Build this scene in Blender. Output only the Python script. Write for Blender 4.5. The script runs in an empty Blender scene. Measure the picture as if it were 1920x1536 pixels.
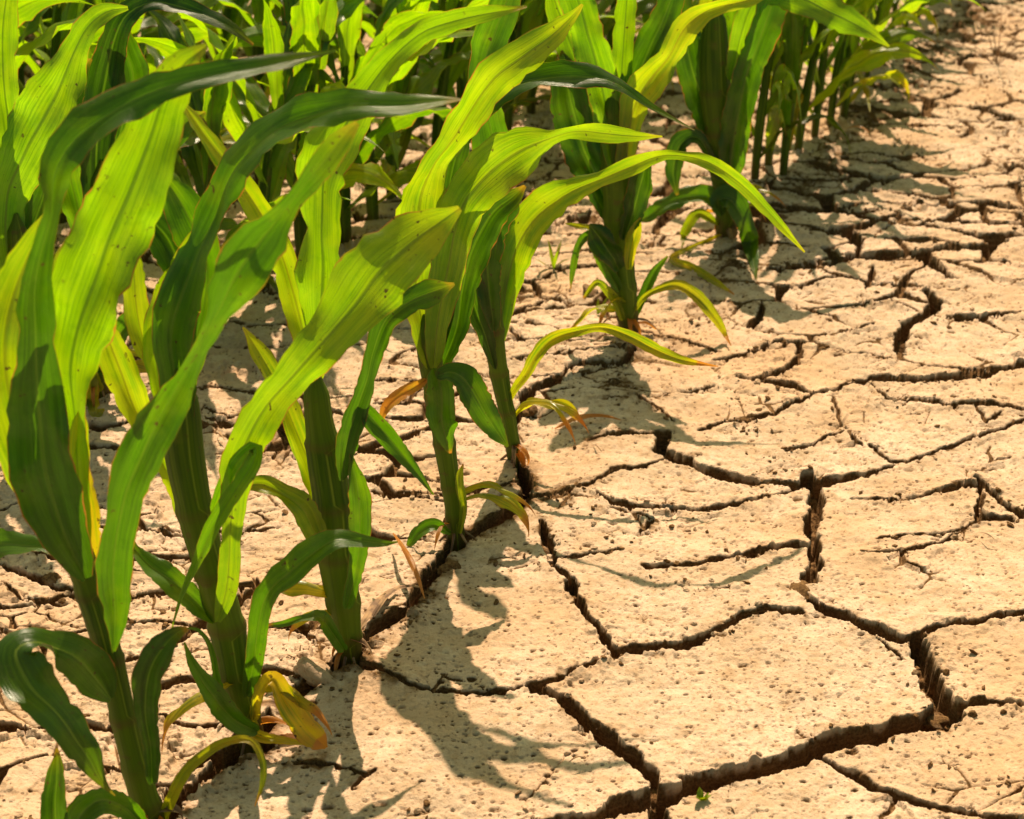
import bpy, math, random
import numpy as np
from mathutils import Vector, Matrix
R = math.radians
sc = bpy.context.scene

# ------------------------------------------------------------------ camera
FPX, PITCH, CAMH = 3000.0, R(27.0), 1.15          # focal length in photo pixels (1920 wide)
cam_d = bpy.data.cameras.new('camera'); cam = bpy.data.objects.new('camera', cam_d)
sc.collection.objects.link(cam); sc.camera = cam
cam.location = (0, 0, CAMH); cam.rotation_euler = (math.pi/2 - PITCH, 0, 0)
cam_d.sensor_width = 36; cam_d.lens = FPX/1920*36; cam_d.clip_start = .02; cam_d.clip_end = 500
cam_d.dof.use_dof = True; cam_d.dof.focus_distance = 2.0; cam_d.dof.aperture_fstop = 8.0

# ------------------------------------------------------------------ sky, sun, exposure
SUN_EL, SUN_AZ = R(54), R(2)                      # azimuth from +Y, positive to the right
w = bpy.data.worlds.new('World'); sc.world = w; w.use_nodes = True
nt = w.node_tree; nt.nodes.clear()
sky = nt.nodes.new('ShaderNodeTexSky'); sky.sky_type = 'NISHITA'; sky.sun_disc = False
sky.sun_elevation = SUN_EL; sky.sun_rotation = SUN_AZ; sky.dust_density = 3.0; sky.ozone_density = .6
tint = nt.nodes.new('ShaderNodeMix'); tint.data_type = 'RGBA'; tint.blend_type = 'MULTIPLY'
tint.inputs[0].default_value = 1; tint.inputs[7].default_value = (.95, 1.05, .60, 1)
bg = nt.nodes.new('ShaderNodeBackground'); bg.inputs[1].default_value = .075
wo = nt.nodes.new('ShaderNodeOutputWorld')
nt.links.new(sky.outputs[0], tint.inputs[6]); nt.links.new(tint.outputs[2], bg.inputs[0]); nt.links.new(bg.outputs[0], wo.inputs[0])
sd = bpy.data.lights.new('sun', 'SUN'); sd.energy = 4.6; sd.angle = R(.5); sd.color = (1, .80, .58)
so = bpy.data.objects.new('sun', sd); sc.collection.objects.link(so)
sdir = Vector((math.sin(SUN_AZ)*math.cos(SUN_EL), math.cos(SUN_AZ)*math.cos(SUN_EL), math.sin(SUN_EL)))
so.rotation_euler = sdir.to_track_quat('Z', 'Y').to_euler(); so.location = (0, 3, 6)
sc.view_settings.view_transform = 'Standard'; sc.view_settings.look = 'None'
sc.view_settings.exposure = .80; sc.view_settings.gamma = 1
sc.cycles.max_bounces = 8; sc.cycles.transmission_bounces = 6; sc.cycles.diffuse_bounces = 5

# ------------------------------------------------------------------ geometry of the view (used to survey positions)
cp, sp = math.cos(PITCH), math.sin(PITCH)
def ray(px, py):
    x = (px-960)/FPX; y = -(py-768)/FPX
    return np.array([x, cp + y*sp, -sp + y*cp])
def ground_at(px, py, z=0.0):
    d = ray(px, py); return d*((CAMH-z)/-d[2]) + np.array([0, 0, CAMH])
def at(px, py, Y):
    d = ray(px, py); return d*(Y/d[1]) + np.array([0, 0, CAMH])
def project(p):
    v = np.array(p) - np.array([0, 0, CAMH])
    fz = v[1]*cp - v[2]*sp; up = v[1]*sp + v[2]*cp
    return 960 + FPX*v[0]/fz, 768 - FPX*up/fz, fz

# ------------------------------------------------------------------ noise
def h2(ix, iy, seed):
    h = (ix.astype(np.int64)*374761393 + iy.astype(np.int64)*668265263 + seed*1442695041) & 0xffffffff
    h = ((h ^ (h >> 13))*1274126177) & 0xffffffff
    h = (h ^ (h >> 16))
    h = (h*2246822519) & 0xffffffff
    return ((h ^ (h >> 15)) & 0xffffff)/float(0xffffff)
def vn(x, y, seed=0):
    ix = np.floor(x); iy = np.floor(y); fx = x-ix; fy = y-iy
    fx = fx*fx*(3-2*fx); fy = fy*fy*(3-2*fy)
    a = h2(ix, iy, seed); b = h2(ix+1, iy, seed); c = h2(ix, iy+1, seed); d = h2(ix+1, iy+1, seed)
    return (a*(1-fx)+b*fx)*(1-fy) + (c*(1-fx)+d*fx)*fy - .5
def fbm(x, y, s, o=4, seed=0):
    t = 0; a = 1; x = x/s; y = y/s
    for i in range(o):
        t = t + a*vn(x+i*17.3, y-i*9.1, seed+i*7); x = x*2.03; y = y*2.03; a *= .5
    return t
def sstep(a, b, x):
    t = np.clip((x-a)/(b-a), 0, 1); return t*t*(3-2*t)
def voro(x, y, s, seed):
    x = x/s; y = y/s; ix = np.floor(x); iy = np.floor(y)
    f1 = np.full(x.shape, 9.); f2 = np.full(x.shape, 9.)
    for a in (-1, 0, 1):
        for b in (-1, 0, 1):
            cx = ix+a; cy = iy+b
            dx = cx+.1+.8*h2(cx, cy, seed)-x; dy = cy+.1+.8*h2(cx, cy, seed+5)-y
            d = np.sqrt(dx*dx+dy*dy)
            m = d < f1
            f2 = np.where(m, f1, np.minimum(f2, d)); f1 = np.where(m, d, f1)
    return (f2-f1)*s*.5

# ------------------------------------------------------------------ materials
def newmat(name):
    m = bpy.data.materials.new(name); m.use_nodes = True; m.node_tree.nodes.clear(); return m
class NB:
    def __init__(s, m): s.t = m.node_tree
    def n(s, typ, **kw):
        n = s.t.nodes.new(typ)
        for k, v in kw.items(): setattr(n, k, v)
        return n
    def l(s, a, b): s.t.links.new(a, b)
    def val(s, x, sock):
        if hasattr(x, 'is_output'): s.l(x, sock)
        else: sock.default_value = x
    def math(s, op, a, b=0., c=None, clamp=False):
        n = s.n('ShaderNodeMath', operation=op); n.use_clamp = clamp
        s.val(a, n.inputs[0]); s.val(b, n.inputs[1])
        if c is not None: s.val(c, n.inputs[2])
        return n.outputs[0]
    def ramp(s, x, a, b, t0=0., t1=1.):
        n = s.n('ShaderNodeMapRange'); n.interpolation_type = 'SMOOTHSTEP'
        s.val(x, n.inputs[0]); n.inputs[1].default_value = a; n.inputs[2].default_value = b
        n.inputs[3].default_value = t0; n.inputs[4].default_value = t1
        return n.outputs[0]
    def mix(s, f, a, b, blend='MIX'):
        n = s.n('ShaderNodeMix', data_type='RGBA', blend_type=blend)
        s.val(f, n.inputs[0])
        for x, k in ((a, 6), (b, 7)):
            if hasattr(x, 'is_output'): s.l(x, n.inputs[k])
            else: n.inputs[k].default_value = (*x, 1)
        return n.outputs[2]
    def noise(s, vec, scale, detail=3, rough=.55):
        n = s.n('ShaderNodeTexNoise'); n.inputs['Scale'].default_value = scale
        n.inputs['Detail'].default_value = detail; n.inputs['Roughness'].default_value = rough
        if vec is not None: s.l(vec, n.inputs['Vector'])
        return n.outputs['Fac']
    def attr(s, name):
        n = s.n('ShaderNodeAttribute'); n.attribute_name = name; return n.outputs['Fac']

def soil_material():
    m = newmat('dry_soil'); b = NB(m)
    pos = b.n('ShaderNodeNewGeometry').outputs['Position']
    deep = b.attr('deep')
    n1 = b.noise(pos, 6, 5); n2 = b.noise(pos, 45, 6, .65); n3 = b.noise(pos, 260, 4, .7); n4 = b.noise(pos, 900, 2)
    c = b.mix(b.ramp(n1, .32, .68), (.475, .335, .222), (.60, .43, .305))
    c = b.mix(b.ramp(n2, .44, .70, 0, .72), c, (.39, .245, .135))
    c = b.mix(b.ramp(n3, .54, .70, 0, .75), c, (.23, .135, .065))
    c = b.mix(b.ramp(n3, .42, .28, 0, .4), c, (.62, .50, .34))
    n0 = b.noise(pos, 2.3, 4, .6); c = b.mix(b.ramp(n0, .46, .64, 0, .8), c, (.50, .315, .18))
    c = b.mix(b.ramp(b.noise(pos, 9, 6, .65), .52, .62, 0, .45), c, (.42, .27, .155))
    c = b.mix(b.ramp(b.noise(pos, 17, 5, .7), .56, .66, 0, .35), c, (.66, .52, .37))
    # sparse dark specks
    vo = b.n('ShaderNodeTexVoronoi'); vo.inputs['Scale'].default_value = 130; b.l(pos, vo.inputs['Vector'])
    sel = b.n('ShaderNodeSeparateColor'); b.l(vo.outputs['Color'], sel.inputs[0])
    spk = b.math('MULTIPLY', b.ramp(vo.outputs['Distance'], .30, .16), b.math('GREATER_THAN', sel.outputs[0], .80))
    c = b.mix(b.math('MULTIPLY', spk, b.ramp(n2, .4, .6, .1, .8)), c, (.17, .095, .05))
    # darker brown where deep is high: crack insides, pits, crack rims
    deep_brown = b.mix(b.ramp(n3, .35, .75), (.085, .040, .014), (.22, .12, .045))
    c = b.mix(b.ramp(b.math('ADD', deep, b.math('MULTIPLY', b.math('SUBTRACT', n2, .5), .5)), .05, .30), c, deep_brown)
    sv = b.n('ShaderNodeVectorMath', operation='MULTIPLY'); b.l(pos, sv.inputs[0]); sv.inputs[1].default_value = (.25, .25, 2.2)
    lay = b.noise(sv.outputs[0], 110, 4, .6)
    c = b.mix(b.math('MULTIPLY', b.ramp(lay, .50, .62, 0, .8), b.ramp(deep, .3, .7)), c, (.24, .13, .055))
    hgt = b.math('ADD', b.math('MULTIPLY', n2, .5), b.math('ADD', b.math('MULTIPLY', n3, .28), b.math('MULTIPLY', n4, .08)))
    hgt = b.math('SUBTRACT', hgt, b.math('MULTIPLY', spk, .25))
    bp = b.n('ShaderNodeBump'); bp.inputs['Strength'].default_value = 1.0; bp.inputs['Distance'].default_value = .006
    b.l(hgt, bp.inputs['Height'])
    p = b.n('ShaderNodeBsdfPrincipled'); p.inputs['Roughness'].default_value = .95
    p.inputs['Specular IOR Level'].default_value = .15
    b.l(c, p.inputs['Base Color']); b.l(bp.outputs[0], p.inputs['Normal'])
    o = b.n('ShaderNodeOutputMaterial'); b.l(p.outputs[0], o.inputs[0])
    return m

def leaf_material():
    m = newmat('corn_leaf'); b = NB(m)
    uv = b.n('ShaderNodeUVMap').outputs[0]
    sx = b.n('ShaderNodeSeparateXYZ'); b.l(uv, sx.inputs[0]); u, v = sx.outputs[0], sx.outputs[1]
    pos = b.n('ShaderNodeTexCoord').outputs['Object']
    lit_tone = b.attr('lit_tone'); dry = b.attr('dry'); yel = b.attr('yel')
    def st(us, vs, det=2):
        cb = b.n('ShaderNodeCombineXYZ'); b.l(b.math('MULTIPLY', u, us), cb.inputs[0]); b.l(b.math('MULTIPLY', v, vs), cb.inputs[1])
        b.l(b.math('MULTIPLY', lit_tone, 37.), cb.inputs[2])
        return b.noise(cb.outputs[0], 1, det)
    fine = st(60, 2.5); broad = st(9, 1.6, 3); blot = b.noise(pos, 22, 3); spots = b.noise(pos, 130, 2)
    au = b.math('ABSOLUTE', b.math('SUBTRACT', u, .5))
    rib = b.ramp(au, .045, .012)
    fr = b.math('FRACT', b.math('ADD', b.math('MULTIPLY', u, 17.), b.math('MULTIPLY', broad, 1.5)))
    vein = b.ramp(b.math('ABSOLUTE', b.math('SUBTRACT', fr, .5)), .16, .04)
    dust = b.ramp(b.noise(pos, 38, 5, .7), .50, .68)
    edge = b.ramp(b.math('ADD', au, b.math('MULTIPLY', b.math('SUBTRACT', b.noise(pos, 60, 3), .5), .10)), .472, .490)
    tone = b.math('ADD', b.math('MULTIPLY', lit_tone, .7), b.math('MULTIPLY', broad, .5))  # per-leaf tone; shade from neighbouring leaves is painted into the surveyed ones
    refl = b.mix(b.ramp(tone, .2, 1.0), (.011, .045, .003), (.055, .140, .004))
    refl = b.mix(b.ramp(fine, .35, .7, 0, .35), refl, (.10, .20, .008))
    refl = b.mix(b.math('MULTIPLY', rib, .7), refl, (.24, .30, .05))
    tr = b.mix(b.ramp(tone, .55, .95), b.mix(b.ramp(tone, .15, .65), (.013, .052, .0003), (.14, .35, .001)), (.40, .69, .001))
    tr = b.mix(b.ramp(fine, .45, .62, 0, .6), tr, b.mix(1., tr, (.42, .55, .4), 'MULTIPLY'))
    tr = b.mix(b.math('MULTIPLY', b.ramp(blot, .45, .75, 0, .5), lit_tone), tr, (.52, .68, .002))
    tr = b.mix(b.math('MULTIPLY', rib, .85), tr, (.10, .22, .002))
    tr = b.mix(b.math('MULTIPLY', vein, .38), tr, b.mix(1., tr, (.5, .62, .3), 'MULTIPLY'))
    refl = b.mix(b.math('MULTIPLY', vein, .35), refl, (.13, .22, .012))
    refl = b.mix(b.math('MULTIPLY', dust, .22), refl, (.30, .23, .12))
    tr = b.mix(b.math('MULTIPLY', b.ramp(b.noise(pos, 70, 4, .65), .52, .70), .45), tr, b.mix(1., tr, (.62, .72, .5), 'MULTIPLY'))
    # yellowing, dry margins, dry tips, blotches
    yf = b.math('MULTIPLY', yel, b.ramp(b.math('ADD', broad, b.math('MULTIPLY', blot, .7)), .55, 1.0, .15, 1.4), clamp=True)
    refl = b.mix(yf, refl, (.42, .34, .02)); tr = b.mix(yf, tr, (.78, .62, .006))
    dsum = b.math('ADD', dry, b.math('MULTIPLY', b.math('SUBTRACT', blot, .5), b.math('MULTIPLY', dry, 1.6)))
    df = b.ramp(dsum, .3, .8)
    refl = b.mix(df, refl, (.46, .22, .045)); tr = b.mix(df, tr, (.62, .24, .02))
    e2 = b.math('MULTIPLY', edge, b.ramp(b.noise(pos, 14, 2), .38, .6, .1, .85))
    refl = b.mix(e2, refl, (.32, .13, .04)); tr = b.mix(e2, tr, (.45, .13, .02))
    sp_ = b.math('MULTIPLY', b.ramp(spots, .66, .71), b.ramp(blot, .50, .58, 0., .95))
    refl = b.mix(sp_, refl, (.05, .03, .015)); tr = b.mix(sp_, tr, (.08, .05, .01))
    bp = b.n('ShaderNodeBump'); bp.inputs['Strength'].default_value = .30; bp.inputs['Distance'].default_value = .002
    b.l(b.math('ADD', b.math('ADD', b.math('MULTIPLY', fine, .6), b.math('MULTIPLY', vein, .3)), b.math('MULTIPLY', rib, 1.3)), bp.inputs['Height'])
    p = b.n('ShaderNodeBsdfPrincipled'); b.l(b.ramp(dust, 0, 1, .30, .5), p.inputs['Roughness'])
    p.inputs['Specular IOR Level'].default_value = .65
    b.l(refl, p.inputs['Base Color']); b.l(bp.outputs[0], p.inputs['Normal'])
    t = b.n('ShaderNodeBsdfTranslucent'); b.l(tr, t.inputs[0]); b.l(bp.outputs[0], t.inputs[1])
    mx = b.n('ShaderNodeMixShader'); mx.inputs[0].default_value = .60
    b.l(p.outputs[0], mx.inputs[1]); b.l(t.outputs[0], mx.inputs[2])
    o = b.n('ShaderNodeOutputMaterial'); b.l(mx.outputs[0], o.inputs[0])
    return m

def stalk_material():
    m = newmat('corn_stalk'); b = NB(m)
    uv = b.n('ShaderNodeUVMap').outputs[0]
    sx = b.n('ShaderNodeSeparateXYZ'); b.l(uv, sx.inputs[0]); u, v = sx.outputs[0], sx.outputs[1]
    cb = b.n('ShaderNodeCombineXYZ'); b.l(b.math('MULTIPLY', u, 34.), cb.inputs[0]); b.l(b.math('MULTIPLY', v, 3.), cb.inputs[1])
    s = b.noise(cb.outputs[0], 1, 3)
    pos = b.n('ShaderNodeTexCoord').outputs['Object']; bl = b.noise(pos, 30, 4)
    c = b.mix(b.ramp(s, .3, .7), (.022, .075, .002), (.10, .185, .004))
    c = b.mix(b.ramp(b.math('SUBTRACT', b.math('MULTIPLY', bl, .35), v), -.12, .12, 0, .8), c, (.13, .05, .022))
    c = b.mix(b.ramp(bl, .6, .8, 0, .4), c, (.24, .22, .03))
    c = b.mix(b.math('MULTIPLY', b.attr('seg'), .45), c, (.20, .27, .012))
    c = b.mix(b.ramp(b.math('ABSOLUTE', b.math('SUBTRACT', b.math('ADD', u, b.math('MULTIPLY', b.attr('seg'), .2)), .72)), .012, .004, 0, .7), c, (.28, .36, .03))
    c = b.mix(b.math('MULTIPLY', b.attr('node'), .65), c, (.12, .07, .018))
    c = b.mix(b.ramp(b.noise(pos, 55, 4), .62, .68, 0, .5), c, (.12, .05, .02))
    bp = b.n('ShaderNodeBump'); bp.inputs['Strength'].default_value = .5; bp.inputs['Distance'].default_value = .002
    b.l(s, bp.inputs['Height'])
    p = b.n('ShaderNodeBsdfPrincipled'); p.inputs['Roughness'].default_value = .5; p.inputs['Specular IOR Level'].default_value = .3
    p.inputs['Subsurface Weight'].default_value = .0
    b.l(c, p.inputs['Base Color']); b.l(bp.outputs[0], p.inputs['Normal'])
    t = b.n('ShaderNodeBsdfTranslucent'); b.l(b.mix(.5, c, (.3, .4, .02)), t.inputs[0])
    mx = b.n('ShaderNodeMixShader'); mx.inputs[0].default_value = .35
    b.l(p.outputs[0], mx.inputs[1]); b.l(t.outputs[0], mx.inputs[2])
    o = b.n('ShaderNodeOutputMaterial'); b.l(mx.outputs[0], o.inputs[0])
    return m

def straw_material():
    m = newmat('dry_straw'); b = NB(m)
    pos = b.n('ShaderNodeTexCoord').outputs['Object']
    c = b.mix(b.ramp(b.noise(pos, 60, 4), .35, .65), (.12, .06, .028), (.38, .22, .10))
    p = b.n('ShaderNodeBsdfPrincipled'); p.inputs['Roughness'].default_value = .8; b.l(c, p.inputs['Base Color'])
    o = b.n('ShaderNodeOutputMaterial'); b.l(p.outputs[0], o.inputs[0])
    return m

SOIL, LEAF, STALK, STRAW = soil_material(), leaf_material(), stalk_material(), straw_material()

# ------------------------------------------------------------------ objects
def tag(o, label=None, cat=None, group=None, kind=None):
    for k, v in (('label', label), ('category', cat), ('group', group), ('kind', kind)):
        if v: o[k] = v
    return o
def mesh_np(name, V, F, mats, uv=None, attrs=None, smooth=True):
    me = bpy.data.meshes.new(name)
    V = np.asarray(V, dtype=np.float32); F = np.asarray(F, dtype=np.int32)
    me.vertices.add(len(V)); me.vertices.foreach_set('co', V.ravel())
    n = F.shape[1]
    me.loops.add(F.size); me.loops.foreach_set('vertex_index', F.ravel())
    me.polygons.add(len(F)); me.polygons.foreach_set('loop_start', np.arange(0, F.size, n, dtype=np.int32))
    me.polygons.foreach_set('use_smooth', np.full(len(F), smooth))
    if uv is not None:
        l = me.uv_layers.new(name='UVMap'); l.data.foreach_set('uv', np.asarray(uv, dtype=np.float32)[F.ravel()].ravel())
    for k, a in (attrs or {}).items():
        at_ = me.attributes.new(k, 'FLOAT', 'POINT'); at_.data.foreach_set('value', np.asarray(a, dtype=np.float32))
    me.materials.append(mats); me.update(calc_edges=True); me.validate()
    return me
def link(name, me, parent=None):
    o = bpy.data.objects.new(name, me); sc.collection.objects.link(o)
    if parent: o.parent = parent
    return o
def empty(name, loc):
    o = bpy.data.objects.new(name, None); o.empty_display_size = .05; o.location = loc
    sc.collection.objects.link(o); return o

# ------------------------------------------------------------------ the cracks, surveyed on the ground
CR = [  # (crack width, points)
 (26, '1518,890 1532,950 1526,1000 1524,1060 1520,1090'),
 (18, '1495,1105 1540,1145 1590,1155 1640,1182 1690,1200 1722,1195'),
 (11, '1722,1195 1760,1180 1840,1172 1925,1158'),
 (32, '1725,1195 1735,1240 1755,1285 1768,1325 1782,1345'),
 (40, '1775,1335 1740,1350 1690,1362'), (30, '1700,1360 1640,1375 1580,1388 1530,1402 1470,1425 1400,1445'),
 (44, '1410,1442 1330,1465 1270,1485 1225,1500'),
 (26, '1228,1500 1218,1450 1190,1425 1150,1395 1110,1362 1070,1332 1030,1302 1000,1287'),
 (10, '1000,1287 940,1296 870,1299 800,1293 740,1280 690,1265 650,1248'),
 (9, '1000,1285 1050,1272 1090,1258 1140,1240'),
 (20, '1152,1238 1128,1190 1100,1150 1075,1112 1072,1090'), (8, '1072,1088 1035,1068'), (16, '1032,1062 1026,1020 1014,985'),
 (17, '1150,1228 1210,1220 1280,1208 1330,1187'), (9, '1330,1187 1390,1162 1450,1148 1500,1149'),
 (10, '1218,1064 1290,1056 1370,1047'), (17, '1370,1047 1430,1032 1480,1020 1512,1028'),
 (9, '1118,930 1150,950 1200,957 1270,953 1340,950 1410,940'), (5, '1410,940 1450,925 1500,903'),
 (24, '1242,815 1240,850 1290,872 1350,890 1410,900'), (15, '1410,900 1480,905 1560,897 1620,885'), (5, '1620,885 1680,865'),
 (7, '1100,835 1140,822 1180,815 1240,818'),
 (22, '655,1240 700,1200 760,1150 800,1095 830,1045'), (20, '830,1045 870,1008 930,977 985,945'), (22, '985,945 992,915 970,870'),
 (20, '970,870 958,820 975,770 1010,737 1065,702'), (11, '1065,700 1100,688 1170,680 1190,655'),
 (26, '290,1560 380,1450 470,1385 560,1300 655,1240'),
 (6, '1020,942 1060,925 1110,912 1150,890 1200,880 1240,865'), (6, '985,945 1010,935 1040,930'),
 (11, '1380,704 1430,710 1480,718 1530,737 1560,730 1600,715'), (13, '1600,715 1650,705 1720,708 1790,705 1850,697 1925,683'),
 (8, '1530,740 1480,760 1420,778 1360,790 1310,805'),
 (15, '1685,672 1690,640 1702,610 1740,588 1758,568 1738,550'),
 (4, '1685,670 1740,685 1800,690 1870,688'), (4, '1560,655 1620,660 1680,672'), (10, '1780,594 1840,597 1925,584'),
 (17, '1592,438 1608,460 1608,482 1660,483 1720,482 1760,508 1782,524'), (10, '1720,480 1780,468 1860,455 1890,448'),
 (9, '1605,480 1570,492 1520,500 1450,508'), (9, '1640,505 1625,545'), (11, '1430,650 1460,638 1500,642 1502,668 1480,685 1410,708'),
 (9, '1427,565 1424,597 1400,615'), (6, '1430,650 1390,662 1340,668'), (5, '1560,745 1575,790 1600,820 1618,832'),
 (6, '1630,830 1672,858 1700,860'), (6, '1700,860 1760,846 1790,835 1840,815 1925,785'),
 (6, '1635,720 1660,745 1720,752 1790,760 1860,755 1925,765'),
 (8, '1600,930 1690,929 1760,922'), (12, '1760,922 1800,912 1835,912'), (12, '1828,893 1862,922 1912,966 1930,968'), (14, '1838,915 1840,970 1890,973'),
 (4, '1840,975 1790,997 1720,1005 1640,1015'), (5, '1820,990 1760,1020 1700,1036 1620,1043'),
 (16, '1528,1412 1580,1442 1640,1472 1700,1500 1770,1522 1860,1538 1930,1556'), (5, '1680,1498 1650,1540'),
 (13, '1782,1325 1840,1327 1925,1332'), (28, '1225,1500 1150,1520 1090,1540 1020,1560'), (30,'1225,1500 1235,1560 1250,1640'),
 (4, '1560,628 1600,622 1640,608'), (7, '560,1425 630,1440 695,1458'), (9, '700,1450 660,1482'),
 (14, '-10,1368 60,1375 120,1372 180,1368 250,1372'), (9, '225,1250 285,1234'), (11, '-10,1068 50,1090 110,1110 140,1112'), (6,'140,1112 200,1100 245,1092'),
 (14, '500,1186 560,1186 635,1190'), (6, '690,925 760,931 830,932 900,920 970,910'), (5, '700,716 760,716 805,712'),
 (22, '310,1500 350,1440 390,1408 450,1397 500,1400'),
 (6, '950,602 1010,572 1060,555'), (4, '960,682 1040,670 1170,655'), (5, '960,500 1060,505 1120,500'),
 (8, '1440,385 1520,395 1600,408 1650,400'), (8, '1560,432 1620,427 1690,410'), (9, '1760,388 1840,380 1925,392'), (10, '1840,380 1846,420'),
 (4, '1330,1105 1380,1100'), (3, '1180,960 1215,990 1240,965'), (5, '1150,960 1230,975 1200,1000'), (4, '1035,1055 1090,1050 1160,1030'),
 (4, '1470,845 1530,825 1580,808'), (5, '480,860 530,845 580,815'), (4, '380,760 430,780 460,770'), (5, '640,560 720,555 760,570'),
 (5, '300,1000 420,1005 520,990'), (5, '0,1100 40,1130 120,1140'), (5, '900,740 800,760 700,765'),
 (5, '1190,745 1240,770 1260,790'), (4, '1210,745 1290,735 1340,720'), (5, '1160,610 1230,625 1300,640 1350,655'),
 (3, '990,1500 1040,1440 1090,1405'), (4, '812,1290 830,1265 860,1270'), (6, '1700,1240 1650,1200'), (5, '10,900 80,930 160,925'),
 (4, '1890,860 1850,860 1860,830'), (5, '1880,770 1850,790 1830,760'),
]
def parse(s): return [tuple(float(a) for a in p.split(',')) for p in s.split()]

def build_ground():
    def axis(a, b, step, lo, hi, g):
        c = list(np.arange(a, b+step, step)); s = step; x = c[-1]
        up = []
        while x < hi: s *= g; x += s; up.append(x)
        s = step; x = c[0]; dn = []
        while x > lo: s *= g; x -= s; dn.append(x)
        return np.array(dn[::-1] + c + up)
    ST = 1.9
    xs = axis(-40, 2000, ST, -9000, 11000, 1.02)
    ys = axis(-20, 1560, ST*.85, -600, 7000, 1.025)
    ys = ys[ys > -735]; ys = np.concatenate([[-745., -720, -690, -650], ys[ys > -600]])
    PX, PY = np.meshgrid(xs, ys)
    dx = (PX-960)/FPX; dyv = -(PY-768)/FPX
    ry = cp + dyv*sp; rz = -sp + dyv*cp
    t = CAMH/-rz
    X = dx*t; Y = ry*t
    sh = X.shape
    X = X.ravel(); Y = Y.ravel()
    wx = X + .009*fbm(X, Y, .05, 3, 11) + .0048*fbm(X, Y, .009, 3, 31)
    wy = Y + .009*fbm(X, Y, .05, 3, 21) + .0048*fbm(X, Y, .009, 3, 41)
    rough = fbm(X, Y, .03, 3, 55)
    # signed crack amount: distance minus half width (m)
    best = np.full(X.shape, 1.0); hw = np.full(X.shape, .001)
    for wpx, s in CR:
        P = [ground_at(*p)[:2] for p in parse(s)]
        PP = parse(s)
        nseg = len(P)-1
        for si, (a, b, pa, pb) in enumerate(zip(P[:-1], P[1:], PP[:-1], PP[1:])):
            fz = project((a[0], a[1], 0))[2]
            hz = abs(pa[0]-pb[0])/(abs(pa[0]-pb[0])+abs(pa[1]-pb[1])*1.6+1e-6)
            sn = CAMH/math.sqrt(a[0]**2+a[1]**2+CAMH**2)
            half = max(wpx*fz/FPX*(.54*(1-hz)+hz*.48/sn), .0009+.0007*max(0, a[1]-1.8))
            x0, x1 = min(a[0], b[0])-.07, max(a[0], b[0])+.07; y0, y1 = min(a[1], b[1])-.07, max(a[1], b[1])+.07
            k = np.where((X > x0) & (X < x1) & (Y > y0) & (Y < y1))[0]
            if not len(k): continue
            ax, ay = a; bx, by = b; L2 = (bx-ax)**2+(by-ay)**2
            tt = np.clip(((wx[k]-ax)*(bx-ax)+(wy[k]-ay)*(by-ay))/L2, 0, 1)
            d = np.hypot(wx[k]-ax-tt*(bx-ax), wy[k]-ay-tt*(by-ay)) - half
            if wpx < 24:
                q_ = (si+tt)/nseg; d = d + half*.38*(1-np.clip(np.minimum(q_, 1-q_)*5, 0, 1))
            m = d < best[k]
            kk = k[m]; best[kk] = d[m]; hw[kk] = half
    hwv = np.maximum(hw*(1+.85*fbm(X, Y, .045, 3, 55)), .0004)
    best = best + (hw-hwv)
    # natural finer crack network: among the rows and far away
    rowx = .004 + .47*(Y-1.95)
    left = sstep(.02, .16, rowx-X); far = .35*sstep(1.9, 2.5, Y)+.65*sstep(2.4, 3.1, Y)
    edge = sstep(.2, .5, np.hypot(X-.1, Y-1.5) * 0 + .5)
    outside = np.maximum(sstep(1925, 1990, PX.ravel()), sstep(1550, 1620, PY.ravel()))
    m_all = np.maximum(np.maximum(left*.9, far), outside)
    ax_ = X + .05*fbm(X, Y, .16, 3, 61); ay_ = Y + .05*fbm(X, Y, .16, 3, 71)
    v1 = voro(ax_*.72, ay_*1.35, .13, 3); v2 = voro(ax_*.7, ay_*1.4, .055, 9)
    w1 = (.0030 + .0030*far + .012*fbm(X, Y, .17, 2, 81))*m_all - .0008*(1-m_all)
    w2 = np.maximum((.0006 + .0060*fbm(X, Y, .12, 2, 91))*(m_all*.9+.05) - .001, .0062*fbm(X, Y, .09, 2, 95)-.0012)
    for vv, ww in ((v1, w1), (v2, w2)):
        d = vv - ww
        m = (d < best) & (ww > .0003)
        best = np.where(m, d, best); hw = np.where(m, np.maximum(ww, .0006), hw)
    depth = np.clip(hw*3.2, .004, .055)
    inside = sstep(.0008, -.0014-hw*.16, best)
    Z = -depth*inside*(1+.5*fbm(X, Y, .012, 2, 101))
    # slab relief: gentle curl at the rims, worn lip, clods along the open cracks
    rim = np.exp(-np.clip(best, 0, 1)/.02)*(1-inside)
    Z += .0045*rim*(hw > .002) * (1+1.2*fbm(X, Y, .07, 2, 111)) - .0016*np.exp(-np.clip(best, 0, 1)/.003)*(1-inside)
    Z += .016*fbm(X, Y, .35, 3, 121) + .0045*fbm(X, Y, .045, 3, 131)
    near = np.exp(-np.clip(best, 0, 1)/.018)
    cl = fbm(X, Y, .016, 3, 141); patch = sstep(.05, .35, fbm(X, Y, .11, 2, 151))
    rowm = np.exp(-((rowx-X)/.07)**2)
    Z += sstep(.05, .30, cl)*.009*np.clip(patch*(.05+near*.6)+rowm*.35*near+left*.35*patch+far*.45*patch, 0, 1.2)
    # thin flaking steps
    fl = fbm(X*.8, Y*1.3, .06, 4, 161); Z += .0016*sstep(-.008, .008, fl)*(.5+far+left) + .0012*sstep(-.006, .006, fbm(X*.7, Y*1.4, .035, 4, 163))*(.5+far+left) + .0016*fbm(X, Y, .007, 3, 165)
    # rain pits
    pit = np.zeros(X.shape)
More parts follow.
